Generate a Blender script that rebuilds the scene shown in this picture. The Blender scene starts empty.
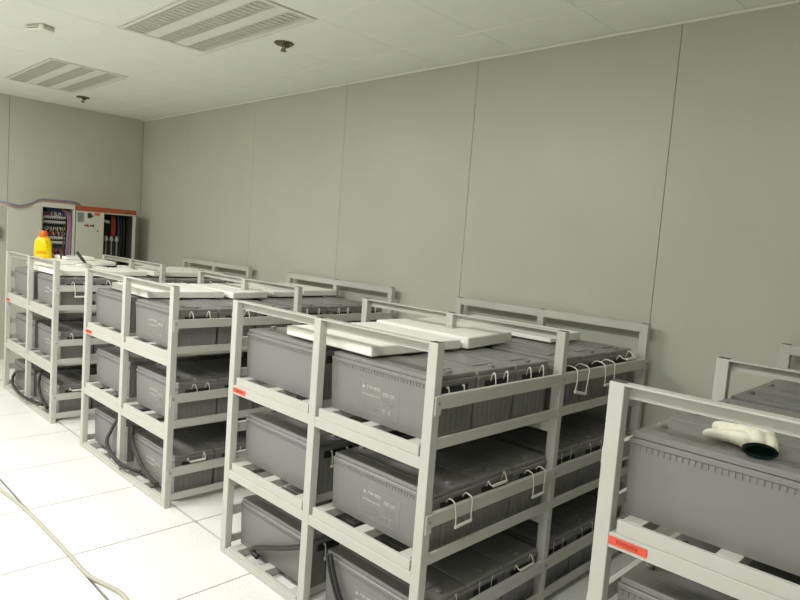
import bpy, bmesh, math, random
from mathutils import Matrix, Vector
random.seed(7)
SC = bpy.context.scene
COL = SC.collection

# ------------------------------------------------------------------ camera
F_PX = 639.5
CAM_LOC = Vector((1.2976, -1.5235, 1.4787))
cam_d = bpy.data.cameras.new('camera')
cam = bpy.data.objects.new('camera', cam_d)
COL.objects.link(cam)
cam_d.sensor_fit = 'HORIZONTAL'
cam_d.sensor_width = 36.0
cam_d.lens = F_PX * 36.0 / 800.0
cam_d.clip_start = 0.02
cam.matrix_world = Matrix.Translation(CAM_LOC) @ (Matrix.Rotation(0.7709, 4, 'Z') @ Matrix.Rotation(1.4832, 4, 'X') @ Matrix.Rotation(0.0751, 4, 'Z'))
SC.camera = cam

# ------------------------------------------------------------------ world, exposure, ceiling lights that are on
w = bpy.data.worlds.new('world')
SC.world = w
w.use_nodes = True
w.node_tree.nodes['Background'].inputs[0].default_value = (0.95, 1.0, 0.88, 1)
w.node_tree.nodes['Background'].inputs[1].default_value = 0.05
SC.view_settings.view_transform = 'Standard'
SC.view_settings.look = 'None'
SC.view_settings.exposure = -0.62
SC.view_settings.gamma = 1.0
SC.view_settings.use_curve_mapping = False
SC.cycles.diffuse_bounces = 8
LIGHT_COL = (1.0, 0.985, 0.945)
LIT = [(-4.63, -1.475, 72), (-2.19, -1.475, 96), (0.25, -1.475, 60), (-2.19, -3.305, 24), (0.25, -3.305, 14)]   # lit fixtures behind the camera

# ------------------------------------------------------------------ room numbers
XB, XF, YW, YL, ZC = -6.06, 6.4, 1.66, -5.2, 2.65

# ------------------------------------------------------------------ materials
def mat(name, col, rough=0.5, spec=0.4, metal=0.0, noise=0.0, nscale=30.0, bump=0.0, bscale=200.0, emit=None):
    m = bpy.data.materials.new(name)
    m.use_nodes = True
    nt = m.node_tree
    b = nt.nodes['Principled BSDF']
    b.inputs['Base Color'].default_value = (*col, 1)
    b.inputs['Roughness'].default_value = rough
    b.inputs['Specular IOR Level'].default_value = spec
    b.inputs['Metallic'].default_value = metal
    tc = nt.nodes.new('ShaderNodeTexCoord')
    if noise > 0:
        n = nt.nodes.new('ShaderNodeTexNoise')
        n.inputs['Scale'].default_value = nscale
        n.inputs['Detail'].default_value = 4
        nt.links.new(tc.outputs['Object'], n.inputs['Vector'])
        r = nt.nodes.new('ShaderNodeValToRGB')
        r.color_ramp.elements[0].position = 0.3
        r.color_ramp.elements[1].position = 0.7
        r.color_ramp.elements[0].color = (*[c * (1 - noise) for c in col], 1)
        r.color_ramp.elements[1].color = (*[min(1, c * (1 + noise)) for c in col], 1)
        nt.links.new(n.outputs['Fac'], r.inputs['Fac'])
        nt.links.new(r.outputs['Color'], b.inputs['Base Color'])
    if bump > 0:
        n2 = nt.nodes.new('ShaderNodeTexNoise')
        n2.inputs['Scale'].default_value = bscale
        nt.links.new(tc.outputs['Object'], n2.inputs['Vector'])
        bp = nt.nodes.new('ShaderNodeBump')
        bp.inputs['Strength'].default_value = bump
        bp.inputs['Distance'].default_value = 0.002
        nt.links.new(n2.outputs['Fac'], bp.inputs['Height'])
        nt.links.new(bp.outputs['Normal'], b.inputs['Normal'])
    if emit:
        b.inputs['Emission Color'].default_value = (*col, 1)
        b.inputs['Emission Strength'].default_value = emit
    return m

def floor_mat():
    m = mat('floor_tile_laminate', (0.86, 0.86, 0.82), 0.35, 0.4)
    nt = m.node_tree
    b = nt.nodes['Principled BSDF']
    tc = nt.nodes['Texture Coordinate']
    n = nt.nodes.new('ShaderNodeTexNoise')
    n.inputs['Scale'].default_value = 90
    n.inputs['Detail'].default_value = 6
    r = nt.nodes.new('ShaderNodeValToRGB')
    r.color_ramp.elements[0].position = 0.36
    r.color_ramp.elements[1].position = 0.50
    r.color_ramp.elements[0].color = (0.80, 0.81, 0.78, 1)
    r.color_ramp.elements[1].color = (0.90, 0.90, 0.87, 1)
    nt.links.new(tc.outputs['Object'], n.inputs['Vector'])
    nt.links.new(n.outputs['Fac'], r.inputs['Fac'])
    nt.links.new(r.outputs['Color'], b.inputs['Base Color'])
    return m

M = {
    'wall': mat('wall_panel_paint', (0.52, 0.53, 0.452), 0.36, 0.45, noise=0.025, nscale=2.5),
    'wall_joint': mat('wall_joint', (0.30, 0.30, 0.24), 0.7),
    'ceil': mat('ceiling_tile_paint', (0.855, 0.875, 0.81), 0.6, 0.3, noise=0.02, nscale=5),
    'ceil_joint': mat('ceiling_joint', (0.55, 0.55, 0.49), 0.8),
    'trim': mat('white_trim', (0.86, 0.85, 0.77), 0.45),
    'floor': floor_mat(),
    'joint': mat('floor_joint', (0.05, 0.04, 0.035), 0.8),
    'rack': mat('rack_paint', (0.56, 0.555, 0.515), 0.42, 0.4, noise=0.03, nscale=8),
    'cap': mat('dark_tube_cap', (0.10, 0.10, 0.085), 0.6),
    'case': mat('battery_case_plastic', (0.240, 0.237, 0.230), 0.48, 0.4),
    'lid': mat('battery_lid_plastic', (0.235, 0.232, 0.225), 0.36, 0.5),
    'dark': mat('dark_plastic_and_shade', (0.03, 0.03, 0.028), 0.5),  # real dark plastic parts, also the painted shade of the handle recesses
    'rope': mat('white_rope', (0.80, 0.79, 0.70), 0.7),
    'grip': mat('white_grip', (0.82, 0.81, 0.73), 0.45),
    'print': mat('pale_print', (0.54, 0.54, 0.50), 0.6),
    'print_dim': mat('dim_print', (0.36, 0.36, 0.34), 0.6),
    'foam': mat('white_foam', (0.93, 0.93, 0.88), 0.65, 0.3, noise=0.02, nscale=40, bump=0.15, bscale=150),
    'sticker': mat('red_sticker', (0.80, 0.10, 0.06), 0.5),
    'sticker_ink': mat('sticker_ink', (0.36, 0.04, 0.03), 0.6),
    'cable': mat('black_cable', (0.035, 0.035, 0.032), 0.4),
    'beige_cable': mat('beige_cable', (0.50, 0.475, 0.40), 0.5),
    'louver': mat('louver_metal', (0.62, 0.63, 0.57), 0.35, 0.5, metal=0.2),
    'fix_white': mat('fixture_paint', (0.80, 0.80, 0.73), 0.5),
    'fix_dark': mat('fixture_inside', (0.40, 0.405, 0.37), 0.6),
    'brass': mat('dark_brass', (0.16, 0.13, 0.09), 0.35, 0.5, metal=0.8),
    'yellow': mat('yellow_plastic', (0.90, 0.66, 0.0), 0.3, 0.5),
    'orange': mat('orange_plastic', (0.88, 0.17, 0.02), 0.35, 0.5),
    'label_red': mat('red_label', (0.75, 0.22, 0.02), 0.5),
    'cab': mat('cabinet_paint', (0.60, 0.60, 0.52), 0.45),
    'cab_door': mat('cabinet_door_paint', (0.56, 0.56, 0.49), 0.5),
    'cab_in': mat('cabinet_inside', (0.045, 0.045, 0.04), 0.6),
    'cab_blue': mat('cabinet_inside_blue', (0.07, 0.075, 0.10), 0.6),
    'header': mat('orange_red_header', (0.40, 0.085, 0.03), 0.45),
    'header_plate': mat('header_plate', (0.12, 0.08, 0.07), 0.5),
    'white_dev': mat('white_breaker', (0.55, 0.55, 0.52), 0.5),
    'blue': mat('blue_wire', (0.06, 0.09, 0.22), 0.5),
    'red': mat('red_wire', (0.42, 0.05, 0.035), 0.5),
    'yell': mat('yellow_wire', (0.50, 0.40, 0.05), 0.5),
    'purple': mat('purple_wire', (0.22, 0.13, 0.28), 0.5),
    'pink': mat('pink_cable', (0.44, 0.25, 0.24), 0.5),
    'bluegrey': mat('blue_grey_cable', (0.22, 0.24, 0.30), 0.5),
    'cotton': mat('white_cotton', (0.80, 0.78, 0.66), 0.9, 0.1, noise=0.06, nscale=60, bump=0.5, bscale=300),
    'green': mat('dark_green_knit', (0.006, 0.022, 0.016), 0.9, 0.1),
    'grey_plastic': mat('grey_plastic', (0.30, 0.30, 0.28), 0.4),
    'switch': mat('grey_switch', (0.22, 0.22, 0.21), 0.5),
}

# ------------------------------------------------------------------ mesh helpers
class MB:
    def __init__(self):
        self.v, self.f = [], []
    def box(self, x0, x1, y0, y1, z0, z1):
        n = len(self.v)
        self.v += [(x0, y0, z0), (x1, y0, z0), (x1, y1, z0), (x0, y1, z0), (x0, y0, z1), (x1, y0, z1), (x1, y1, z1), (x0, y1, z1)]
        self.f += [tuple(n + i for i in q) for q in ((3, 2, 1, 0), (4, 5, 6, 7), (0, 1, 5, 4), (1, 2, 6, 5), (2, 3, 7, 6), (3, 0, 4, 7))]
        return self
    def prism(self, poly, z0, z1):            # poly counter-clockwise in x, y
        n, k = len(self.v), len(poly)
        self.v += [(x, y, z0) for x, y in poly] + [(x, y, z1) for x, y in poly]
        self.f.append(tuple(n + i for i in reversed(range(k))))
        self.f.append(tuple(n + k + i for i in range(k)))
        for i in range(k):
            j = (i + 1) % k
            self.f.append((n + i, n + j, n + k + j, n + k + i))
        return self
    def tube(self, pts, r, seg=8, closed=False):
        pts = [Vector(p) for p in pts]
        n0, m = len(self.v), len(pts)
        ref = None
        for i, p in enumerate(pts):
            a = pts[i - 1] if i else p
            b = pts[i + 1] if i < m - 1 else p
            t = (b - a).normalized()
            if ref is None:
                ref = Vector((0, 0, 1)) if abs(t.z) < 0.9 else Vector((1, 0, 0))
            u = (ref - t * ref.dot(t)).normalized()
            ref = u
            v = t.cross(u)
            for s in range(seg):
                q = p + (u * math.cos(2 * math.pi * s / seg) + v * math.sin(2 * math.pi * s / seg)) * (r[i] if isinstance(r, (list, tuple)) else r)
                self.v.append(tuple(q))
        for i in range(m - 1):
            for s in range(seg):
                a = n0 + i * seg + s
                b = n0 + i * seg + (s + 1) % seg
                self.f.append((a, b, b + seg, a + seg))
        self.f.append(tuple(n0 + s for s in reversed(range(seg))))
        self.f.append(tuple(n0 + (m - 1) * seg + s for s in range(seg)))
        return self
    def lathe(self, prof, seg=20, c=(0, 0, 0), sx=1.0, sy=1.0):
        n0 = len(self.v)
        for r, z in prof:
            for s in range(seg):
                a = 2 * math.pi * s / seg
                self.v.append((c[0] + r * sx * math.cos(a), c[1] + r * sy * math.sin(a), c[2] + z))
        for i in range(len(prof) - 1):
            for s in range(seg):
                a = n0 + i * seg + s
                b = n0 + i * seg + (s + 1) % seg
                self.f.append((a, b, b + seg, a + seg))
        self.f.append(tuple(n0 + s for s in reversed(range(seg))))
        self.f.append(tuple(n0 + (len(prof) - 1) * seg + s for s in range(seg)))
        return self
    def mesh(self, name, m, bevel=0.0, smooth=False, segs=1):
        me = bpy.data.meshes.new(name)
        me.from_pydata(self.v, [], self.f)
        if bevel > 0:
            bm = bmesh.new()
            bm.from_mesh(me)
            bmesh.ops.bevel(bm, geom=[e for e in bm.edges], offset=bevel, segments=segs, affect='EDGES', clamp_overlap=True)
            bm.to_mesh(me)
            bm.free()
        me.materials.append(M[m] if isinstance(m, str) else m)
        if smooth:
            for p in me.polygons:
                p.use_smooth = True
        me.update()
        return me

def add(name, me, parent=None, loc=(0, 0, 0), rz=0.0):
    o = bpy.data.objects.new(name, me)
    COL.objects.link(o)
    o.location = loc
    o.rotation_euler = (0, 0, rz)
    if parent is not None:
        o.parent = parent
    return o

def empty(name, loc=(0, 0, 0), rz=0.0):
    o = add(name, None, None, loc, rz)
    o.empty_display_size = 0.1
    return o

def tag(o, label, cat, group=None):
    o['label'] = label
    o['category'] = cat
    if group:
        o['group'] = group
    return o

def struct(o, label=None):
    o['kind'] = 'structure'
    if label:
        o['label'] = label
    return o

def box_mesh(name, m, sx, sy, sz, bevel=0.0):      # origin at the middle of the underside
    return MB().box(-sx / 2, sx / 2, -sy / 2, sy / 2, 0, sz).mesh(name, m, bevel)

def smooth_path(pts, n=6):                          # Catmull-Rom
    P = [Vector(p) for p in pts]
    P = [P[0] * 2 - P[1]] + P + [P[-1] * 2 - P[-2]]
    out = []
    for i in range(1, len(P) - 2):
        for k in range(n):
            t = k / n
            a, b, c, d = P[i - 1], P[i], P[i + 1], P[i + 2]
            out.append(0.5 * ((2 * b) + (c - a) * t + (2 * a - 5 * b + 4 * c - d) * t * t + (3 * b - a - 3 * c + d) * t ** 3))
    out.append(P[-2])
    return out

# ------------------------------------------------------------------ the setting
# floor: dark base, white raised-floor tiles
TX, TY = -3.968, 0.0596
floor = struct(add('floor', MB().box(XB - 0.1, XF + 0.1, YL - 0.1, YW + 0.1, -0.06, -0.010).mesh('floor', 'joint')), 'raised floor of large white speckled tiles')
tile_me = MB().box(-0.2962, 0.2962, -0.2945, 0.2945, -0.012, 0.0).mesh('floor_tile', 'floor')
xi = TX - 4 * 0.6
while xi < XF + 0.3:
    yi = TY - 9 * 0.6
    while yi < YW:
        cx, cy = xi + 0.3, yi + 0.3
        x0, x1, y0, y1 = max(xi + .002, XB), min(xi + .598, XF), max(yi + .0025, YL), min(yi + .5975, YW)
        if x1 - x0 > 0.03 and y1 - y0 > 0.03:
            if x1 - x0 > 0.595 and y1 - y0 > 0.594:
                add('floor_tile', tile_me, floor, (cx, cy, 0))
            else:
                add('floor_tile', MB().box(x0, x1, y0, y1, -0.012, 0).mesh('floor_tile', 'floor'), floor)
        yi += 0.6
    xi += 0.6

# ceiling: base, tiles, grid bars
GX0, GY0, GP = -0.97, 0.66, 0.61
FIX_OFF = [(-2.19, 0.355), (-4.64, 0.355)]
FIX_ON = [(x, y) for x, y, p in LIT]
ceil = struct(add('ceiling', MB().box(XB - 0.1, XF + 0.1, YL - 0.1, YW + 0.1, ZC + 0.006, ZC + 0.2).mesh('ceiling', 'ceil_joint')), 'suspended ceiling of pale square tiles')
ct_me = MB().box(-GP / 2 + .0015, GP / 2 - .0015, -GP / 2 + .0015, GP / 2 - .0015, 0, 0.012).mesh('ceiling_tile', 'ceil')
def in_fixture(x, y):
    return any(abs(x - fx) < 0.60 and abs(y - fy) < 0.3 for fx, fy in FIX_OFF + FIX_ON)
i0 = -9
for i in range(-9, 13):
    for j in range(-10, 3):
        x0, y0 = GX0 + i * GP, GY0 + j * GP
        xa, xb_, ya, yb = max(x0 + .0015, XB), min(x0 + GP - .0015, XF), max(y0 + .0015, YL), min(y0 + GP - .0015, YW)
        if xb_ - xa < .02 or yb - ya < .02:
            continue
        if in_fixture(x0 + GP / 2, y0 + GP / 2):
            continue
        if xb_ - xa > GP - .01 and yb - ya > GP - .01:
            add('ceiling_tile', ct_me, ceil, (x0 + GP / 2, y0 + GP / 2, ZC))
        else:
            add('ceiling_tile', MB().box(xa, xb_, ya, yb, 0, .012).mesh('ceiling_tile', 'ceil'), ceil, (0, 0, ZC))
n = 0
for j in (-1, 0, 1):
    y = GY0 + j * GP
    n += 1
    struct(add('trim_%d' % n, MB().box(XB, XF, y - .007, y + .007, ZC - .003, ZC + .006).mesh('grid_bar', 'trim')), 'thin pale ceiling grid bar along the long wall')
n += 1
struct(add('trim_%d' % n, MB().box(XB + .02, XF, YW - .014, YW - .0, ZC - .014, ZC - .002).mesh('wall_trim', 'trim', .002)), 'pale strip where the long panelled wall meets the ceiling')

# walls with panels
def wall(name, label, base, panels):
    o = struct(add(name, base.mesh(name, 'wall_joint')), label)
    for p in panels:
        add('wall_panel', MB().box(*p).mesh('wall_panel', 'wall', 0.0015), o)
    return o
S1, PP = -4.992, 1.24
xs = [XB] + [S1 + PP * k for k in range(10) if S1 + PP * k < XF] + [XF]
wall('wall_right', 'long wall of tall beige grey panels', MB().box(XB - .1, XF + .1, YW + .012, YW + .12, 0, ZC + .1),
     [(a + .0012, b - .0012, YW, YW + .016, 0.0, ZC) for a, b in zip(xs, xs[1:])])
ys = [YL, -4.645, -3.405, -2.165, -0.925, 0.315, YW]
wall('wall_back', 'far end wall of beige grey panels behind the cabinets', MB().box(XB - .12, XB - .012, YL - .1, YW + .1, 0, ZC + .1),
     [(XB - .016, XB, a + .002, b - .002, 0.0, ZC) for a, b in zip(ys, ys[1:])])
xs2 = [XB, -4.8, -3.6, -2.4, -1.2, 0, 1.2, 2.4, 3.6, 4.8, XF]
wall('wall_left', 'panelled wall on the open side of the room', MB().box(XB - .1, XF + .1, YL - .12, YL - .012, 0, ZC + .1),
     [(a + .002, b - .002, YL - .016, YL, 0.0, ZC) for a, b in zip(xs2, xs2[1:])])
wall('wall_front', 'panelled wall behind the camera', MB().box(XF + .012, XF + .12, YL - .1, YW + .1, 0, ZC + .1),
     [(XF, XF + .016, a + .002, b - .002, 0.0, ZC) for a, b in zip(ys, ys[1:])])

# ------------------------------------------------------------------ ceiling fixtures
def fixture_meshes():
    L, Wd = 1.18, 0.575
    fr = MB()
    fr.box(-L/2, L/2, -Wd/2, -Wd/2 + .02, -.004, .03).box(-L/2, L/2, Wd/2 - .02, Wd/2, -.004, .03)
    fr.box(-L/2, -L/2 + .02, -Wd/2 + .02, Wd/2 - .02, -.004, .03).box(L/2 - .02, L/2, -Wd/2 + .02, Wd/2 - .02, -.004, .03)
    frame = fr.mesh('fixture_frame', 'fix_white')
    pan = box_mesh('fixture_tray', 'fix_dark', L - .04, Wd - .04, .006)
    band = box_mesh('reflector_panel', 'fix_white', L - .044, .085, .02)
    lv = MB()
    w_ = 0.1075
    for s in (-1, 1):
        lv.box(-(L - .044)/2, (L - .044)/2, s * (w_/2) - .004, s * (w_/2) + .004, .0, .03)
    k = 22
    for i in range(k + 1):
        x = -(L - .05)/2 + (L - .05) * i / k
        lv.box(x - .0022, x + .0022, -w_/2 + .004, w_/2 - .004, .002, .028)
    lv.box(-(L - .05)/2, (L - .05)/2, -.002, .002, .004, .028)
    louver = lv.mesh('louver', 'louver')
    return frame, pan, band, louver
FXM = fixture_meshes()
def fixture(x, y, label, power=None):
    t = empty('ceiling_light', (x, y, ZC))
    tag(t, label, 'ceiling light', 'louvred ceiling lights')
    add('fixture_frame', FXM[0], t)
    add('fixture_tray', FXM[1], t, (0, 0, .031))
    for yy in (-.0965, .0965):
        add('reflector_panel', FXM[2], t, (0, yy, .0))
    for yy in (-.193, 0, .193):
        add('louver', FXM[3], t, (0, yy, 0))
    if power:
        ld = bpy.data.lights.new('tube_light', 'AREA')
        ld.shape = 'RECTANGLE'
        ld.size, ld.size_y = 1.1, 0.5
        ld.energy = power
        ld.color = LIGHT_COL
        lo = bpy.data.objects.new('tube_light', ld)
        COL.objects.link(lo)
        lo.parent = t
        lo.location = (0, 0, -.008)
    return t
fixture(-2.19, 0.355, 'large unlit louvred ceiling light at top of picture, nearer the camera')
fixture(-4.64, 0.355, 'smaller-looking unlit louvred ceiling light near the far end wall')
for (x, y, p), wd in zip(LIT, ('above the open floor near the far end wall', 'above the open floor left of the racks', 'above the open floor beside the camera', 'second row out on the open side', 'second row out behind the camera')):
    fixture(x, y, 'lit louvred ceiling light ' + wd, p)

# ------------------------------------------------------------------ racks
RW, RD, RH, PW, PD = 1.2226, 1.6052, 1.1745, 0.0404, 0.034
POSTX = [-RW, -RW / 2 - PW / 2, -PW]                       # left edges, relative to the rack's right side
FRY = [0.0, 0.7815, RD - PD]
LEV_SURF = [0.04, 0.437, 0.829]
LEV_BAR = [(0.0, 0.028), (0.360, 0.401), (0.752, 0.793)]
RM = {
    'post': MB().box(0, PW, 0, PD, 0, RH).mesh('post', 'rack', .0015),
    'cap': MB().box(.003, PW - .003, .003, PD - .003, RH, RH + .0015).mesh('end_cap', 'cap'),
    'top': MB().prism([(0, 0), (1, 0), (1, 1), (0, 1)], 0, 1).mesh('dummy', 'rack'),
}
bay = RW / 2 - PW * 1.5
def angle_bar(flip=False):      # angle iron: flat leg on top pointing forward, upright leg at the back
    b = MB()
    if not flip:
        b.box(0, bay, 0.0, PD, RH - .006, RH - .001)
        b.box(0, bay, PD - .005, PD, RH - .040, RH - .006)
    else:
        b.box(0, bay, 0.0, PD, RH - .006, RH - .001)
        b.box(0, bay, 0.0, .005, RH - .040, RH - .006)
    return b.mesh('top_bar', 'rack')
RM['top'] = angle_bar()
RM['toprear'] = angle_bar(True)
for k, (a, b) in enumerate(LEV_BAR):
    RM['beam%d' % k] = MB().box(0, bay, 0.001, PD, a + .002, b).mesh('shelf_beam', 'rack', .001)
    RM['lip%d' % k] = MB().box(.016, bay - .012, .005, .019, b, LEV_SURF[k]).mesh('shelf_lip', 'rack', .001)
RM['joist'] = MB().box(0, .05, 0, RD - 2 * .0205, -.034, 0).mesh('joist', 'rack', .001)
RM['railU'] = MB().box(-.014, .004, PD + .002 - .03, RD - PD + .028, 0, .045).mesh('side_rail', 'rack', .001)
RM['railL'] = MB().box(0, .012, PD, RD - PD, 0, .036).mesh('shelf_side_rail', 'rack', .001)
RM['tab'] = MB().box(0, .006, 0, .028, -.05, .012).mesh('bracket', 'rack', .001)
RM['bolt'] = MB().tube([(0, 0, 0), (.006, 0, 0)], .006, 6).mesh('bolt', 'grey_plastic')
st = MB()
st.box(0, .1, -.0012, 0, 0, .021)
RM['sticker'] = st.mesh('sticker', 'sticker')
si = MB()
random.seed(3)
for c in range(6):
    x = .022 + c * .0095
    si.box(x, x + .0016, -.0018, -.0012, .006, .0155)
    si.box(x + .001, x + .007, -.0018, -.0012, .0135 - (c % 2) * .004, .0150 - (c % 2) * .004)
    si.box(x + .0045, x + .006, -.0018, -.0012, .006, .0145)
RM['ink'] = si.mesh('sticker_text', 'sticker_ink')

def make_rack(xr, yf, label):
    t = empty('battery_rack', (xr, yf, 0))
    tag(t, label, 'battery rack', 'pale steel battery racks')
    for j, y in enumerate(FRY):
        for x in POSTX:
            p = add('post', RM['post'], t, (x, y, 0))
            add('end_cap', RM['cap'], p)
        for x in POSTX[:2]:
            add('top_bar', RM['top' if j < 2 else 'toprear'], t, (x + PW, y, 0))
            for k in range(3):
                add('shelf_beam', RM['beam%d' % k], t, (x + PW, y, 0))
                if j == 0:
                    add('shelf_lip', RM['lip%d' % k], t, (x + PW, y, 0))
    for k in range(3):
        for bx in (-RW + PW, -RW / 2 + PW / 2):
            for dx in (.022, .245, .475):
                add('joist', RM['joist'], t, (bx + dx, .0205, LEV_SURF[k] - .0005))
        for x in (0.0, -RW + .010):
            r = add('side_rail', RM['railU'], t, (x, 0, .958 - (2 - k) * .3955))
            for y in (FRY[0] + .02, FRY[1] + .017, FRY[2] + .015):
                if x == 0.0:
                    add('bolt', RM['bolt'], r, (.0035, y, .0225))
        add('bracket', RM['tab'], t, (.0, .006, .99 - (2 - k) * .3955))
        for x in (-.0135, -RW + .0015):
            add('shelf_side_rail', RM['railL'], t, (x, 0, LEV_SURF[k] - .006))
    s = add('sticker', RM['sticker'], t, (-RW + PW, .0005, .7635))
    s['label'] = 'small red sticker'
    add('sticker_text', RM['ink'], s)
    return t

RX = [-3.5915, -1.7921, 0.0, 1.7981]
RNAME = ['farthest rack', 'second-farthest rack', 'large middle rack', 'cut-off nearest rack']
make_rack(RX[0], 0, 'pale grey three-tier battery rack farthest away, by the cabinets, with yellow bottle on top')
make_rack(RX[1], 0, 'pale grey three-tier battery rack second from the far end wall, white foam on top')
make_rack(RX[2], 0, 'large pale grey three-tier battery rack in picture centre, third from the cabinets')
make_rack(RX[3], 0, 'pale grey battery rack cut off by right picture edge, with glove on top')

# ------------------------------------------------------------------ batteries
BL, BW, BH = .522, .236, .2185
def case_mesh():
    b = MB()
    # tapered tub, origin at the middle of the base
    x0, y0, x1, y1, h = BL/2 - .008, BW/2 - .007, BL/2 - .003, BW/2 - .002, .186
    n = len(b.v)
    b.v += [(-x0, -y0, 0), (x0, -y0, 0), (x0, y0, 0), (-x0, y0, 0), (-x1, -y1, h), (x1, -y1, h), (x1, y1, h), (-x1, y1, h)]
    b.f += [tuple(n + i for i in q) for q in ((3, 2, 1, 0), (4, 5, 6, 7), (0, 1, 5, 4), (1, 2, 6, 5), (2, 3, 7, 6), (3, 0, 4, 7))]
    # small teeth below the lid on the long sides
    k = 34
    for i in range(k):
        x = -x1 + .012 + (2 * x1 - .024) * i / (k - 1)
        for s in (-1, 1):
            y = s * (y1 + .0006)
            b.box(x - .0021, x + .0021, y - .0016, y + .0016, .174, .187)
    # upright ribs on the short ends
    for i in range(7):
        y = -y1 + .03 + (2 * y1 - .06) * i / 6
        for s in (-1, 1):
            x = s * (x1 - .0034)
            b.box(x - .003, x + .003, y - .0025, y + .0025, .02, .145)
    return b.mesh('case', 'case')
def lid_mesh():
    b = MB()
    b.box(-BL/2, BL/2, -BW/2, BW/2, .186, .202)                              # wide rim
    b.box(-BL/2 + .005, BL/2 - .005, -BW/2 + .004, BW/2 - .004, .202, BH)    # lid body
    me = b.mesh('lid', 'lid', .003)
    return me
def lid_ridge():
    b = MB()
    b.box(-BL/2 + .075, BL/2 - .075, -.060, .060, BH - .001, BH + .003)
    return b.mesh('lid_ridge', 'lid')
def terminal():
    b = MB().lathe([(.013, 0), (.013, .007), (.010, .0105)], 12)
    return b.mesh('terminal_cover', 'lid')
def recess_shade_mesh():
    b = MB().box(0, .0045, -.075, .075, .150, .180)  # flat dark plate, shade of the handle recess put in as colour
    return b.mesh('recess_shade', 'dark')
def print_mesh():
    b = MB()
    w_, h_, t = .205, .112, .0014
    y0, y1 = -.0012, 0.003
    z0 = .030
    for (a, c, d, e) in ((0, w_, 0, t), (0, w_, h_ - t, h_), (0, t, t, h_ - t), (w_ - t, w_, t, h_ - t)):
        b.box(a, c, y0, y1, z0 + d, z0 + e)
    frame = b.mesh('print_frame', 'print_dim')
    g = MB()
    def glyphs(x, z, n, cw, ch, gap, rnd):
        for i in range(n):
            xx = x + i * (cw + gap)
            s = max(.0009, cw * .22)
            g.box(xx, xx + s, y0, y1, z, z + ch)
            if rnd.random() < .8:
                g.box(xx + s, xx + cw, y0, y1, z + ch - s, z + ch)
            if rnd.random() < .6:
                g.box(xx + s, xx + cw, y0, y1, z, z + s)
            if rnd.random() < .7:
                g.box(xx + cw - s, xx + cw, y0, y1, z + s, z + ch - s)
            if rnd.random() < .6:
                g.box(xx + s, xx + cw - s, y0, y1, z + ch * .45, z + ch * .45 + s)
    R = random.Random(5)
    # triangular emblem
    zc = z0 + .087
    n0 = len(g.v)
    for yy in (y0, y1):
        g.v += [(.014, yy, zc), (.030, yy, zc), (.022, yy, zc + .013)]
    g.f += [(n0, n0 + 1, n0 + 2), (n0 + 5, n0 + 4, n0 + 3)]
    for i in range(3):
        j = (i + 1) % 3
        g.f.append((n0 + i, n0 + 3 + i, n0 + 3 + j, n0 + j))
    glyphs(.040, zc, 6, .0095, .012, .0028, R)
    glyphs(.014, z0 + .060, 13, .0055, .008, .0022, R)
    glyphs(.126, z0 + .072, 2, .011, .016, .003, R)
    glyphs(.160, z0 + .074, 2, .008, .013, .004, R)
    main = g.mesh('print_text', 'print')
    g = MB()
    for r_ in range(3):
        glyphs(.014, z0 + .014 + r_ * .009, 18, .0036, .005, .0016, R)
    for r_ in range(3):
        glyphs(.126, z0 + .040 + r_ * .009, 10, .0036, .005, .0016, R)
    for i in range(2):
        x = .128 + i * .028
        g.box(x, x + .010, y0, y1, z0 + .012, z0 + .030)
        g.box(x - .004, x + .014, y0, y1, z0 + .018, z0 + .022)
    small = g.mesh('print_small_text', 'print_dim')
    return frame, main, small
def handle_variant(kind, rnd):
    a = .045 + rnd.uniform(-.006, .006)
    j = rnd.uniform(-.02, .02)
    zb = .174
    if kind == 'hang':
        gx, gz = .084, .088 + rnd.uniform(-.016, .018)
        P = [[(0, s * a, zb), (.022, s * a, zb + .017), (.052, s * a, zb + .017), (.078, s * (a + .002), zb + .006), (.084, s * (a - .002) + j * .3, zb - .035), (gx, s * (a - .002) + j, gz + s * j * .6)] for s in (-1, 1)]
    elif kind == 'up':
        P = [[(0, s * a, zb), (.012, s * a + j * .2, zb + .026), (.030, s * a + j * .5, zb + .034), (.044, s * (a - .002) + j, zb + .010), (.044, s * (a - .003) + j, zb - .016)] for s in (-1, 1)]
    elif kind == 'rest':
        P = [[(0, s * a, zb), (.018, s * a, zb + .032 + s * .008), (.042, s * a + j * .5, zb + .022 + s * .008), (.064, s * (a - .004) + j, zb + .013)] for s in (-1, 1)]
    else:   # flat: pressed down against the case
        P = [[(0, s * a, zb), (.010, s * a, zb + .004), (.014, s * (a - .002), zb - .03), (.012, s * (a - .004) + j * .3, zb - .06)] for s in (-1, 1)]
    b = MB()
    b.tube(smooth_path(P[0], 5) + list(reversed(smooth_path(P[1], 5))), .0030, 6)
    rope = b.mesh('handle', 'rope', smooth=True)
    e0, e1 = Vector(P[0][-1]), Vector(P[1][-1])
    g = MB().tube([e0 + (e0 - e1) * .04, e0, e1, e1 + (e1 - e0) * .04], [.005, .0066, .0066, .005], 8)
    return rope, g.mesh('grip', 'grip', smooth=False)
B = dict(case=case_mesh(), lid=lid_mesh(), ridge=lid_ridge(), term=terminal(), rec=recess_shade_mesh())
PF, PT, PS = print_mesh()
HV = {}
rr = random.Random(11)
for kd in ('hang', 'up', 'rest', 'flat'):
    HV[kd] = [handle_variant(kd, rr) for _ in range(5)]
ROW_Y = [.055, .297, .539, .825, 1.067, 1.309]
ROWN = ['front row', 'second row', 'third row', 'fourth row', 'fifth row', 'back row']
COLN = ['left column', 'right column']
LEVN = ['bottom shelf', 'middle shelf', 'top shelf']
BATX = [(-RW + .040, 'L'), (-.588, 'R')]
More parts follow.
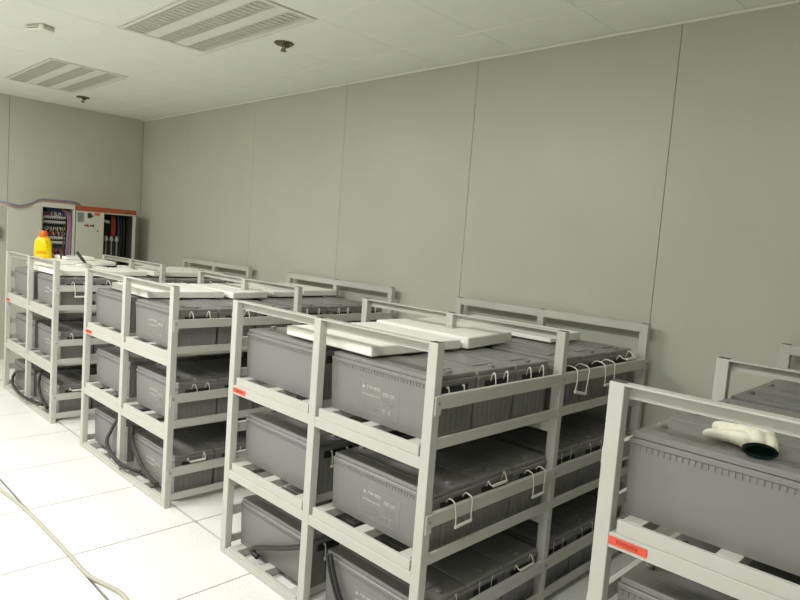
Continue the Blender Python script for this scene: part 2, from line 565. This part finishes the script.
def battery(r, c, k, row):
    sx = 0.0 if c == 0 else (.012 if k == 2 else (.012, .026, .038, .02)[r])
    if c == 0 and k < 2:
        sx = .008
    x = RX[r] + BATX[c][0] + sx + BL / 2 + random.uniform(-.003, .003)
    y = ROW_Y[row] + BW / 2
    if k < 2:
        y += (.013, .0085, .004, .003, .001, 0)[row]
    t = empty('battery', (x, y, LEV_SURF[k]))
    tag(t, 'grey plastic battery, %s, %s, %s of the %s' % (LEVN[k], COLN[c], ROWN[row], RNAME[r]), 'battery', 'grey batteries on the racks')
    add('case', B['case'], t)
    l = add('lid', B['lid'], t)
    add('lid_ridge', B['ridge'], l)
    for e in (-1, 1):
        add('terminal_cover', B['term'], t, (e * (BL / 2 - .035), 0.0, BH))
    ends = [1]
    if k == 2 or row == 0:
        ends.append(-1)
    for s in ends:
        if s == 1 and c == 1:
            kd = random.choice(['hang', 'up', 'up', 'rest', 'up', 'hang'])
            pat = {(2, 2): ['flat', 'up', 'up', 'hang', 'hang', 'rest'], (2, 1): ['hang', 'rest', 'hang', 'up', 'up', 'hang'], (2, 0): ['up', 'up', 'rest', 'up', 'up', 'up'],
                   (1, 2): ['up', 'up', 'up', 'up', 'up', 'up'], (1, 1): ['up', 'up', 'up', 'up', 'up', 'up'], (1, 0): ['rest', 'up', 'up', 'up', 'up', 'up'],
                   (0, 2): ['hang', 'up', 'up', 'up', 'up', 'up'], (0, 1): ['up', 'up', 'up', 'up', 'up', 'up'], (0, 0): ['rest', 'up', 'up', 'up', 'up', 'up']}
            kd = pat.get((r, k), [kd] * 6)[row]
        else:
            kd = 'flat'
        add('recess_shade', B['rec'], t, (s * (BL / 2 - .0065) - (.0045 if s < 0 else 0), 0, 0))
        rp, gp = random.choice(HV[kd])
        h = add('handle', rp, t, (s * (BL / 2 - .004), 0, 0), 0 if s > 0 else math.pi)
        gap = .066 + .004 - sx - .004             # from the rope's root to the outer rail's mid line
        if s == 1 and c == 1:
            if kd in ('hang', 'rest'):
                h.scale.x = (gap + .018) / .084 if kd == 'hang' else gap / .064
            else:
                h.scale.x = max(.2, (gap - .018) / (.052 if kd == 'up' else .022))
                h.scale.x = min(h.scale.x, 1.0)
        h['label'] = 'white rope handle'
        add('grip', gp, h)
    if c == 1 and row == 0 and r < 3:
        p = add('print_frame', PF, t, (-.095, -BW / 2 + .0072, 0))
        p.rotation_euler = (.0269, 0, 0)
        p['label'] = 'thin pale printed outline'
        add('print_text', PT, p)
        add('print_small_text', PS, p)
    return t
for r in range(4):
    for k in range(3):
        for c in range(2):
            for row in range(6):
                battery(r, c, k, row)

# ------------------------------------------------------------------ white foam sheets on top of the racks
ZF = LEV_SURF[2] + BH + .0105
def foam(poly, z0, th, label):
    cx = sum(p[0] for p in poly) / len(poly)
    cy = sum(p[1] for p in poly) / len(poly)
    me = MB().prism([(x - cx, y - cy) for x, y in poly], 0, th).mesh('foam_sheet', 'foam', .004)
    return tag(add('foam_sheet', me, None, (cx, cy, z0)), label, 'foam sheet', 'white foam sheets lying on the racks')
def rect(x0, x1, y0, y1, sk=0.0):
    return [(x0, y0), (x1, y0 - sk), (x1 + sk, y1 - sk), (x0 + sk, y1)]
# large middle rack
foam(rect(-.925, -.380, .085, .590, .012), ZF, .039, 'thick white foam sheet at the front of the middle rack, beside the front top bar')
foam([(-.915, .600), (-.345, .598), (-.40, .995), (-.578, .995), (-.578, .770), (-.915, .770)], ZF, .048, 'white foam sheet notched round the centre post of the middle rack')
foam(rect(-.985, -.645, .835, 1.17, .0), ZF, .036, 'white foam sheet behind the centre post of the middle rack, left of two')
foam(rect(-.980, -.300, 1.180, 1.470, .0), ZF, .040, 'wide white foam sheet at the wall end of the middle rack')
# second rack
X2 = RX[1]
foam(rect(-2.850, -2.290, .105, .592, .02), ZF, .040, 'white foam sheet at the front of the second-farthest rack, behind its top bar')
foam([(-2.80, .602), (-2.212, .598), (-2.26, .885), (-2.372, .885), (-2.372, .770), (-2.80, .770)], ZF, .040, 'white foam sheet notched round the centre post of the second-farthest rack')
foam(rect(-2.90, -2.435, .832, 1.19, .0), ZF, .034, 'white foam sheet just behind the centre post of the second-farthest rack')
foam(rect(-2.425, -2.300, .95, 1.20, -.01), ZF, .036, 'narrow white foam strip beside the centre post of the second-farthest rack')
foam(rect(-2.93, -2.34, 1.215, 1.54, -.02), ZF, .040, 'white foam sheet at the wall end of the second-farthest rack')
# farthest rack
foam(rect(-4.680, -4.310, .115, .600, .0), ZF, .038, 'white foam sheet under the bottle, front left of the farthest rack')
foam(rect(-4.290, -3.740, .060, .590, -.012), ZF, .040, 'white foam sheet at the front right of the farthest rack')
foam(rect(-4.720, -4.395, .200, .740, .0), ZF + .040, .036, 'upper white foam sheet carrying the bottle and tray on the farthest rack')
foam(rect(-4.235, -3.830, .615, .770, .0), ZF, .038, 'small white foam strip before the centre frame of the farthest rack')
foam(rect(-4.60, -4.240, .83, 1.25, .0), ZF, .036, 'white foam sheet behind the centre frame of the farthest rack, left of two')
foam(rect(-4.17, -3.84, .83, 1.30, .0), ZF, .040, 'white foam sheet behind the centre frame of the farthest rack, right of two')
foam(rect(-4.60, -3.90, 1.31, 1.52, .0), ZF, .036, 'white foam strip at the wall end of the farthest rack')

# ------------------------------------------------------------------ cables
def cable(name, pts, r, m, label, cat='cable', strands=1, off=.013, group=None):
    base = Vector(pts[0])
    path = [p - base for p in smooth_path(pts, 8)]
    if strands == 1:
        return tag(add(name, MB().tube(path, r, 8).mesh(name, m, smooth=True), None, base), label, cat, group)
    t = empty(name, base)
    tag(t, label, cat, group)
    for s in range(strands):
        d = Vector((off * (s - (strands - 1) / 2), 0, off * .55 * (s - (strands - 1) / 2)))
        add('strand', MB().tube([p + d for p in path], r, 8).mesh('strand', m, smooth=True), t)
    return t
G = 'black power cables in the lowest rack tier'
YC = .047
def pc(pts, r, label, strands=1):
    cable('power_cable', [(p[0], YC if len(p) == 2 else p[2], p[1]) for p in pts], r, 'cable', label, strands=strands, off=.0185, group=G)
pc([(-.660, .232), (-.80, .168), (-.945, .112), (-1.018, .080), (-1.022, .060), (-.985, .053)], .0115, 'black cable looping in the lower left bay of the middle rack')
pc([(-.508, .262), (-.495, .225), (-.476, .183), (-.43, .111), (-.36, .062), (-.24, .060)], .008, 'black double cable hanging in the lower right bay of the middle rack', 2)
pc([(-2.545, .285), (-2.590, .245), (-2.640, .185), (-2.630, .150, .025), (-2.550, .132, -.005), (-2.460, .120, -.023), (-2.370, .100, -.024), (-2.300, .084, -.015), (-2.24, .072, .02), (-2.20, .064)], .008, 'black double cable looping round the centre post of the second-farthest rack', 2)
pc([(-2.325, .300), (-2.335, .25), (-2.310, .20), (-2.235, .135), (-2.147, .093), (-2.04, .065), (-1.985, .063)], .008, 'black double cable in the lower right bay of the second-farthest rack', 2)
pc([(-4.27, .225), (-4.41, .217), (-4.62, .175), (-4.70, .130), (-4.66, .110, .03), (-4.55, .100, .0), (-4.40, .088, -.018), (-4.25, .078, -.023), (-4.10, .072, -.016), (-4.0, .062, .02), (-3.93, .056)], .0115, 'black cable looped round the centre post of the farthest rack')
pc([(-3.985, .300), (-4.022, .25), (-4.035, .187), (-3.99, .12), (-3.908, .078), (-3.83, .056)], .0115, 'black cable hanging in the lower right bay of the farthest rack')
cable('floor_cable', [(-5.9, -1.95, .009), (-5.0, -1.55, .009), (-4.1, -1.0, .009), (-3.4, -.73, .009), (-3.1, -.66, .009), (-2.75, -.615, .009), (-2.509, -.585, .009), (-2.157, -.553, .009), (-1.85, -.545, .009), (-1.546, -.542, .009), (-1.345, -.540, .009), (-1.213, -.508, .009), (-1.141, -.492, .009), (-1.07, -.492, .009), (-.93, -.51, .009), (-.75, -.56, .009), (-.4, -.78, .009), (.1, -1.25, .009), (.5, -2.0, .009), (.7, -3.0, .009)], .0085, 'beige_cable', 'beige cable lying across the white floor tiles')

# ------------------------------------------------------------------ cabinets at the far wall
CX = -5.75
def wall_cabinet(y0, y1, ztop):
    return
# distribution box with breakers
y0, y1, zt = .538, .852, 1.622
t = empty('distribution_cabinet', (CX, (y0 + y1) / 2, 0))
tag(t, 'open grey electrical cabinet with rows of breakers and purple wires, behind the yellow bottle', 'cabinet')
h = (y1 - y0) / 2
D0 = XB + .002 - CX
b = MB()
b.box(D0, 0, -h, -h + .008, 0, zt).box(D0, 0, h - .012, h, 0, zt).box(D0, 0, -h + .008, h - .012, zt - .012, zt).box(D0, 0, -h + .008, h - .012, 0, .012)
b.box(-.012, 0, -h + .008, h - .012, zt - .044, zt - .012)
b.box(-.012, 0, h - .022, h - .012, .012, zt - .044)
add('body', b.mesh('body', 'cab'), t)
BP = -.15
add('back_panel', MB().box(BP - .012, BP, -h + .008, h - .012, .012, zt - .012).mesh('back_panel', 'cab_blue'), t)
cd = add('door', MB().box(-.014, .004, -h - .300, -h - .004, .02, zt - .050).mesh('door', 'cab_door', .002), t)
cd['label'] = 'plain grey cabinet door swung fully open'
for zz in (.4, 1.3):
    add('hinge', MB().tube([(-.002, -h - .003, zz), (-.002, -h - .003, zz + .06)], .006, 8).mesh('hinge', 'grey_plastic'), cd)
RB = random.Random(4)
sw_me = MB().box(BP + .05, BP + .058, 0, .012, 0, .012).mesh('breaker_switch', 'dark')
for z, kind in ((1.505, 'red'), (1.462, 'white_dev'), (1.412, 'white_dev'), (1.352, 'yell'), (1.302, 'red'), (1.252, 'white_dev'), (1.205, 'white_dev'), (1.13, 'red'), (1.08, 'red')):
    rail = add('breaker_row', MB().box(BP, BP + .05, -.112, .098, z, z + .036).mesh('breaker_row', 'white_dev' if kind == 'white_dev' else 'cab_blue'), t)
    for q in range(10):
        y = -.106 + q * .0205
        if kind == 'white_dev':
            add('breaker_switch', sw_me, rail, (0, y + .003, z))
        else:
            pts = [(BP + .045, y + .007, z + .032), (BP + .075, y + .007 + RB.uniform(-.01, .01), z + .018), (BP + .045, y + .007 + RB.uniform(-.015, .015), z - .012)]
            add('wire', MB().tube(smooth_path(pts, 3), .0055, 5).mesh('wire', RB.choice([kind, kind, 'white_dev', 'purple' if kind == 'red' else 'yell', 'pink']), smooth=True), rail)
for q in range(7):
    y = .100 + q * .005
    pts = [(BP + .03 + RB.uniform(0, .05), y - .05, 1.57), (BP + .08 + RB.uniform(0, .04), y, 1.50), (BP + .08 + q * .004, y + RB.uniform(-.008, .006), 1.25), (BP + .08, y + RB.uniform(-.015, .006), .9)]
    add('wire', MB().tube(smooth_path(pts, 4), .006, 5).mesh('wire', 'purple' if q % 3 else 'pink', smooth=True), t)
for q in range(5):
    y = -.09 + q * .035
    pts = [(BP + .02, y, 1.555), (BP + .05, y + .01, 1.560), (BP + .06, y + .03, 1.545)]
    add('wire', MB().tube(smooth_path(pts, 4), .010, 5).mesh('wire', 'blue', smooth=True), t)

# power cabinet with orange-red header
y0, y1, zt = .862, 1.478, 1.607
t = empty('power_cabinet', (CX, (y0 + y1) / 2, 0))
tag(t, 'grey power cabinet with orange-red header strip and open dark right half', 'cabinet')
h = (y1 - y0) / 2
b = MB()
b.box(D0, 0, -h, -h + .014, 0, zt - .034).box(D0, 0, h - .030, h, 0, zt - .034).box(D0, 0, -h + .014, h - .030, zt - .048, zt - .034).box(D0, 0, -h + .014, h - .030, 0, .06)
add('body', b.mesh('body', 'cab'), t)
add('back_panel', MB().box(D0, D0 + .012, -h + .014, h - .030, .06, zt - .048).mesh('back_panel', 'cab_in'), t)
add('inner_side', MB().box(D0 + .012, -.012, h - .036, h - .030, .06, zt - .048).mesh('inner_side', 'cab_in'), t)
add('inner_divider', MB().box(D0 + .012, -.012, -.045, -.035, .06, zt - .048).mesh('inner_divider', 'cab_in'), t)
hd = add('header', MB().box(D0, .012, -h, h, zt - .034, zt + .014).mesh('header', 'header', .003), t)
add('header_plate', MB().box(.0115, .0135, h - .13, h - .06, zt - .026, zt - .012).mesh('header_plate', 'header_plate'), hd)
dr = add('door', MB().box(.0, .018, -h + .0, -.036, .03, zt - .040).mesh('door', 'cab', .002), t)
def on_door(name, m, ya, yb, za, zb, d=.004):
    return add(name, MB().box(.0175, .018 + d, ya, yb, za, zb).mesh(name, m), dr)
on_door('display_window', 'switch', -h + .006, -h + .066, zt - .150, zt - .055)
mt = on_door('meter', 'dark', -h + .105, -h + .140, zt - .105, zt - .055, .008)
on_door('meter_knob', 'dark', -h + .146, -h + .156, zt - .088, zt - .074, .014)
on_door('warning_label', 'sticker', -h + .172, -h + .228, zt - .075, zt - .048, .002)
for q, cm in enumerate(('red', 'dark', 'red', 'dark')):
    yy = -h + .075 + q * .024 + (.006 if q > 1 else 0)
    on_door('indicator_button', cm, yy, yy + .014, zt - .192, zt - .174, .008)
on_door('lock', 'dark', -h + .204, -h + .212, zt - .242, zt - .226, .006)
# switchgear in the open half
for q in range(3):
    y = .039 + q * .0575
    add('terminal_post', MB().lathe([(.018, 0), (.022, .02), (.014, .040), (.017, .055)], 10, (-.11, y, 1.268)).mesh('terminal_post', 'white_dev'), t)
    add('busbar', MB().box(-.113, -.107, y - .008, y + .008, .95, 1.268).mesh('busbar', 'grey_plastic'), t)
add('switch_block', MB().box(D0 + .012, -.115, -.02, .20, 1.02, 1.255).mesh('switch_block', 'dark', .004), t)
for q in range(2):
    pts = [(-.14, .100 + q * .026, 1.55), (-.115, .102 + q * .026, 1.45), (-.11, .098 + q * .024, 1.325)]
    add('wire', MB().tube(smooth_path(pts, 4), .011, 6).mesh('wire', 'red', smooth=True), t)
for q in range(3):
    pts = [(-.15, .175 + q * .03, 1.55), (-.13, .18 + q * .03, 1.40), (-.14, .19 + q * .025, 1.1)]
    add('wire', MB().tube(smooth_path(pts, 4), .009, 6).mesh('wire', 'blue' if q == 0 else 'cable', smooth=True), t)
lo = add('paper_tag', MB().box(0, .004, -.04, .04, -.014, .014).mesh('paper_tag', 'white_dev'), t, (-.09, .022, 1.482))
lo.rotation_euler = (-.25, 0, 0)

# cables running along the far wall into the cabinet top
for q, (cm, dz) in enumerate((('pink', 0.0), ('bluegrey', .016))):
    cable('wall_cable', [(-6.045, -.7, 1.64 + dz), (-6.04, -.3, 1.625 + dz), (-5.90, .05, 1.602 + dz), (-5.737, .24, 1.570 + dz), (-5.735, .34, 1.556 + dz), (-5.738, .44, 1.588 + dz), (-5.765, .53, 1.634 + dz), (-5.78, .66, 1.640 + dz), (-5.79, .80, 1.640 + dz), (-5.80, .875, 1.632 + dz), (-5.81, .92, 1.616 + dz)], .008, cm,
          ('dull pink' if q == 0 else 'blue grey') + ' cable strung along the far wall to the breaker cabinet')
# grey switch box on the far wall
t = empty('wall_switch', (XB, .215, 1.235))
tag(t, 'small grey switch box on the far wall at the left picture edge', 'switch')
add('box', MB().box(.0, .035, -.045, .045, 0, .11).mesh('box', 'switch', .003), t)
add('rocker', MB().box(.034, .041, -.022, .022, .03, .08).mesh('rocker', 'grey_plastic', .002), t)

# ------------------------------------------------------------------ yellow bottle, tray with brush, trowel on the farthest rack
ZT = ZF + .040 + .036
t = empty('detergent_bottle', (-4.650, .232, ZT), 0.95)
tag(t, 'yellow plastic bottle with orange cap standing on the farthest rack', 'bottle')
prof = [(.060, 0), (.068, .006), (.070, .045), (.069, .105), (.064, .140), (.052, .163), (.036, .177), (.028, .182), (.026, .190)]
add('bottle_body', MB().lathe(prof, 28, (0, 0, 0), 1.0, .62).mesh('bottle_body', 'yellow', smooth=True), t)
add('cap', MB().lathe([(.034, .183), (.033, .205), (.028, .228), (.024, .231)], 20).mesh('cap', 'orange', smooth=False), t)
hp = [(.036, -.034, .100), (.040, -.042, .120), (.030, -.042, .142), (.016, -.034, .158)]
add('grip_ridge', MB().tube(smooth_path(hp, 5), .010, 8).mesh('grip_ridge', 'yellow', smooth=True), t)
lbm = MB()
for q in range(8):
    x = -.036 + q * .0098
    yy = -.62 * math.sqrt(max(0, .070 ** 2 - x * x))
    lbm.box(x, x + .0035, yy - .0025, yy + .004, .036 + (q % 3) * .003, .056)
    lbm.box(x + .003, x + .0085, yy - .0025, yy + .004, .042 + (q % 2) * .008, .046 + (q % 2) * .008)
lb_o = add('label_lettering', lbm.mesh('label_lettering', 'label_red'), t)
lb_o['label'] = 'red orange lettering'

t = empty('plastic_tray', (-4.560, .455, ZT), .1)
tag(t, 'shallow white tray with grey bottom on the foam beside the bottle', 'tray')
b = MB()
wx, wy, ht, th = .11, .12, .030, .006
b.box(-wx, wx, -wy, -wy + th, .004, ht).box(-wx, wx, wy - th, wy, .004, ht).box(-wx, -wx + th, -wy + th, wy - th, .004, ht).box(wx - th, wx, -wy + th, wy - th, .004, ht)
add('rim', b.mesh('rim', 'foam', .002), t)
add('tray_bottom', MB().box(-wx, wx, -wy, wy, 0, .0045).mesh('tray_bottom', 'grey_plastic'), t)

t = empty('brush', (-4.530, .352, ZT + .005))
tag(t, 'thin black upright brush in the tray on the farthest rack', 'brush')
add('handle', MB().tube(smooth_path([(0, 0, .05), (.004, .0, .10), (-.006, .004, .16), (0, 0, .22)], 5), .007, 8).mesh('handle', 'dark', smooth=True), t)
add('brush_head', MB().lathe([(.020, 0), (.024, .02), (.016, .045), (.009, .06)], 12).mesh('brush_head', 'dark'), t)
add('hook', MB().tube(smooth_path([(0, 0, .085), (.004, -.025, .095), (.006, -.036, .08), (.004, -.024, .066)], 5), .005, 6).mesh('hook', 'dark', smooth=True), t)

t = empty('trowel', (-4.205, .400, ZF + .040), .35)
tag(t, 'grey flat trowel with raised black handle on the farthest rack', 'trowel')
add('blade', MB().lathe([(.075, 0), (.080, .010), (.066, .026), (.022, .034)], 24, (0, 0, 0), 1.0, .75).mesh('blade', 'louver'), t)
add('handle', MB().tube([(0.02, .01, .030), (-.02, .0, .070), (-.06, -.01, .115)], [.010, .012, .011], 10).mesh('handle', 'dark', smooth=True), t)

# ------------------------------------------------------------------ white glove with green cuff on the nearest rack
def voxel_union(name, chains, m, vox=.0035):
    b_ = MB()
    for ch in chains:
        pts = [Vector(p[:3]) for p in ch]
        rad = [p[3] for p in ch]
        P, Rr = [], []
        for i in range(len(pts) - 1):
            for k in range(4):
                P.append(pts[i].lerp(pts[i + 1], k / 4))
                Rr.append(rad[i] + (rad[i + 1] - rad[i]) * k / 4)
        P.append(pts[-1])
        Rr.append(rad[-1])
        d = (P[-1] - P[-2]).normalized()
        P += [P[-1] + d * Rr[-1] * .6, P[-1] + d * Rr[-1] * .95]
        Rr += [Rr[-1] * .8, Rr[-1] * .3]
        d = (P[0] - P[1]).normalized()
        P = [P[0] + d * Rr[0] * .6] + P
        Rr = [Rr[0] * .8] + Rr
        b_.tube(P, Rr, 12)
    me = b_.mesh(name, m)
    o = bpy.data.objects.new(name, me)
    COL.objects.link(o)
    rm = o.modifiers.new('remesh', 'REMESH')
    rm.mode = 'VOXEL'
    rm.voxel_size = vox
    sm = o.modifiers.new('smooth', 'SMOOTH')
    sm.iterations = 6
    bpy.context.view_layer.update()
    out = bpy.data.meshes.new_from_object(o.evaluated_get(bpy.context.evaluated_depsgraph_get()))
    out.name = name
    bpy.data.objects.remove(o)
    bpy.data.meshes.remove(me)
    out.materials.clear()
    out.materials.append(M[m])
    for p in out.polygons:
        p.use_smooth = True
    return out
ZB = LEV_SURF[2] + BH + .005
gl = empty('glove', (.835, .225, ZB))
tag(gl, 'crumpled white cotton work glove with dark green cuff on a battery', 'glove')
chains = [
    [(.036, -.098, .018, .016), (.020, -.075, .024, .021), (-.006, -.066, .023, .019), (-.034, -.072, .021, .016), (-.050, -.079, .020, .015), (-.060, -.084, .018, .013)],   # forefinger side
    [(.058, -.090, .022, .019), (.046, -.062, .032, .025), (.014, -.038, .034, .023), (-.022, -.022, .032, .018), (-.044, -.012, .031, .017), (-.060, -.004, .027, .015)],    # middle finger
    [(.084, -.082, .018, .017), (.070, -.052, .027, .023), (.028, -.020, .025, .021), (-.010, -.014, .018, .014), (-.036, -.036, .016, .012), (-.052, -.046, .014, .010)],    # ring finger
    [(.030, .000, .020, .017), (.002, .018, .016, .013), (-.018, .030, .014, .011), (-.010, .045, .013, .009)],                                                             # little finger
    [(.068, -.036, .028, .019), (.052, -.002, .035, .015), (.022, .018, .036, .013), (.010, .038, .032, .012), (.034, .056, .028, .011), (.054, .058, .024, .010)],          # thumb folded back
]
chains = [[(x, y * .86 - .010, z * .84, r * .92) for x, y, z, r in ch] for ch in chains]
add('glove_body', voxel_union('glove_body', chains, 'cotton'), gl)
# knitted green cuff: a flattened ring at the open end
cu = MB()
nseg, rings = 24, []
ax = Vector((.42, -.90, -.12)).normalized()
uu = Vector((.90, .42, 0)).normalized()
vv = Vector((0, 0, 1))
cc = Vector((.064, -.108, .0150))
prof = [(0.0, 1.0), (.016, 1.06), (.020, 1.0), (.017, .84), (.0, .72)]
for d, s in prof:
    for k in range(nseg):
        a = 2 * math.pi * k / nseg
        cu.v.append(tuple(cc + ax * d + uu * (.036 * s * math.cos(a)) + vv * (.0140 * s * math.sin(a))))
for i in range(len(prof) - 1):
    for k in range(nseg):
        cu.f.append((i * nseg + k, i * nseg + (k + 1) % nseg, (i + 1) * nseg + (k + 1) % nseg, (i + 1) * nseg + k))
cf = add('cuff', cu.mesh('cuff', 'green', smooth=True), gl)
cf['label'] = 'dark green knitted cuff'
ci = MB()
ci.v = [tuple(cc + ax * .004 + uu * (.035 * .8 * math.cos(2 * math.pi * k / nseg)) + vv * (.0140 * .8 * math.sin(2 * math.pi * k / nseg))) for k in range(nseg)]
ci.v += [tuple(Vector(p) - ax * .012) for p in ci.v]
ci.f = [tuple(range(nseg)), tuple(reversed(range(nseg, 2 * nseg)))] + [(k, nseg + k, nseg + (k + 1) % nseg, (k + 1) % nseg) for k in range(nseg)]
add('cuff_lining', ci.mesh('cuff_lining', 'green'), gl)

# ------------------------------------------------------------------ ceiling devices
def sprinkler(x, y, label):
    t = empty('sprinkler', (x, y, ZC))
    tag(t, label, 'sprinkler', 'dark ceiling sprinklers')
    add('plate', MB().lathe([(.052, -.010), (.060, -.004), (.060, 0)], 20).mesh('plate', 'brass', smooth=False), t)
    add('stem', MB().lathe([(.010, -.018), (.014, -.010)], 10).mesh('stem', 'brass'), t)
    add('yoke', MB().tube([(-.014, 0, -.012), (-.016, 0, -.036), (0, 0, -.044), (.016, 0, -.036), (.014, 0, -.012)], .0045, 6).mesh('yoke', 'brass'), t)
    add('bulb', MB().lathe([(.004, -.040), (.007, -.028), (.004, -.018)], 8).mesh('bulb', 'rope'), t)
    add('deflector', MB().lathe([(.018, -.050), (.020, -.046)], 12).mesh('deflector', 'brass'), t)
    add('side_nozzle', MB().box(.018, .048, -.010, .010, -.034, -.010).mesh('side_nozzle', 'brass', .002), t)
sprinkler(-2.117, .802, 'dark round sprinkler on the ceiling beside the nearer louvred light')
sprinkler(-5.35, .755, 'dark round sprinkler on the ceiling beside the far louvred light')
t = empty('gas_detector', (-3.226, -.237, ZC), .4)
tag(t, 'small white detector box with dark slots at upper left of ceiling', 'detector')
add('housing', MB().box(-.075, .075, -.05, .05, -.035, 0).mesh('housing', 'trim', .008), t)
for q in range(2):
    add('slot', MB().box(.0752 - .003, .0762, -.035, .035, -.028 + q * .014, -.022 + q * .014).mesh('slot', 'grey_plastic'), t)
    add('vent', MB().box(-.05, .05, -.0512, -.048, -.028 + q * .014, -.022 + q * .014).mesh('vent', 'grey_plastic'), t)

bpy.data.meshes.remove(bpy.data.meshes['dummy']) if 'dummy' in bpy.data.meshes else None
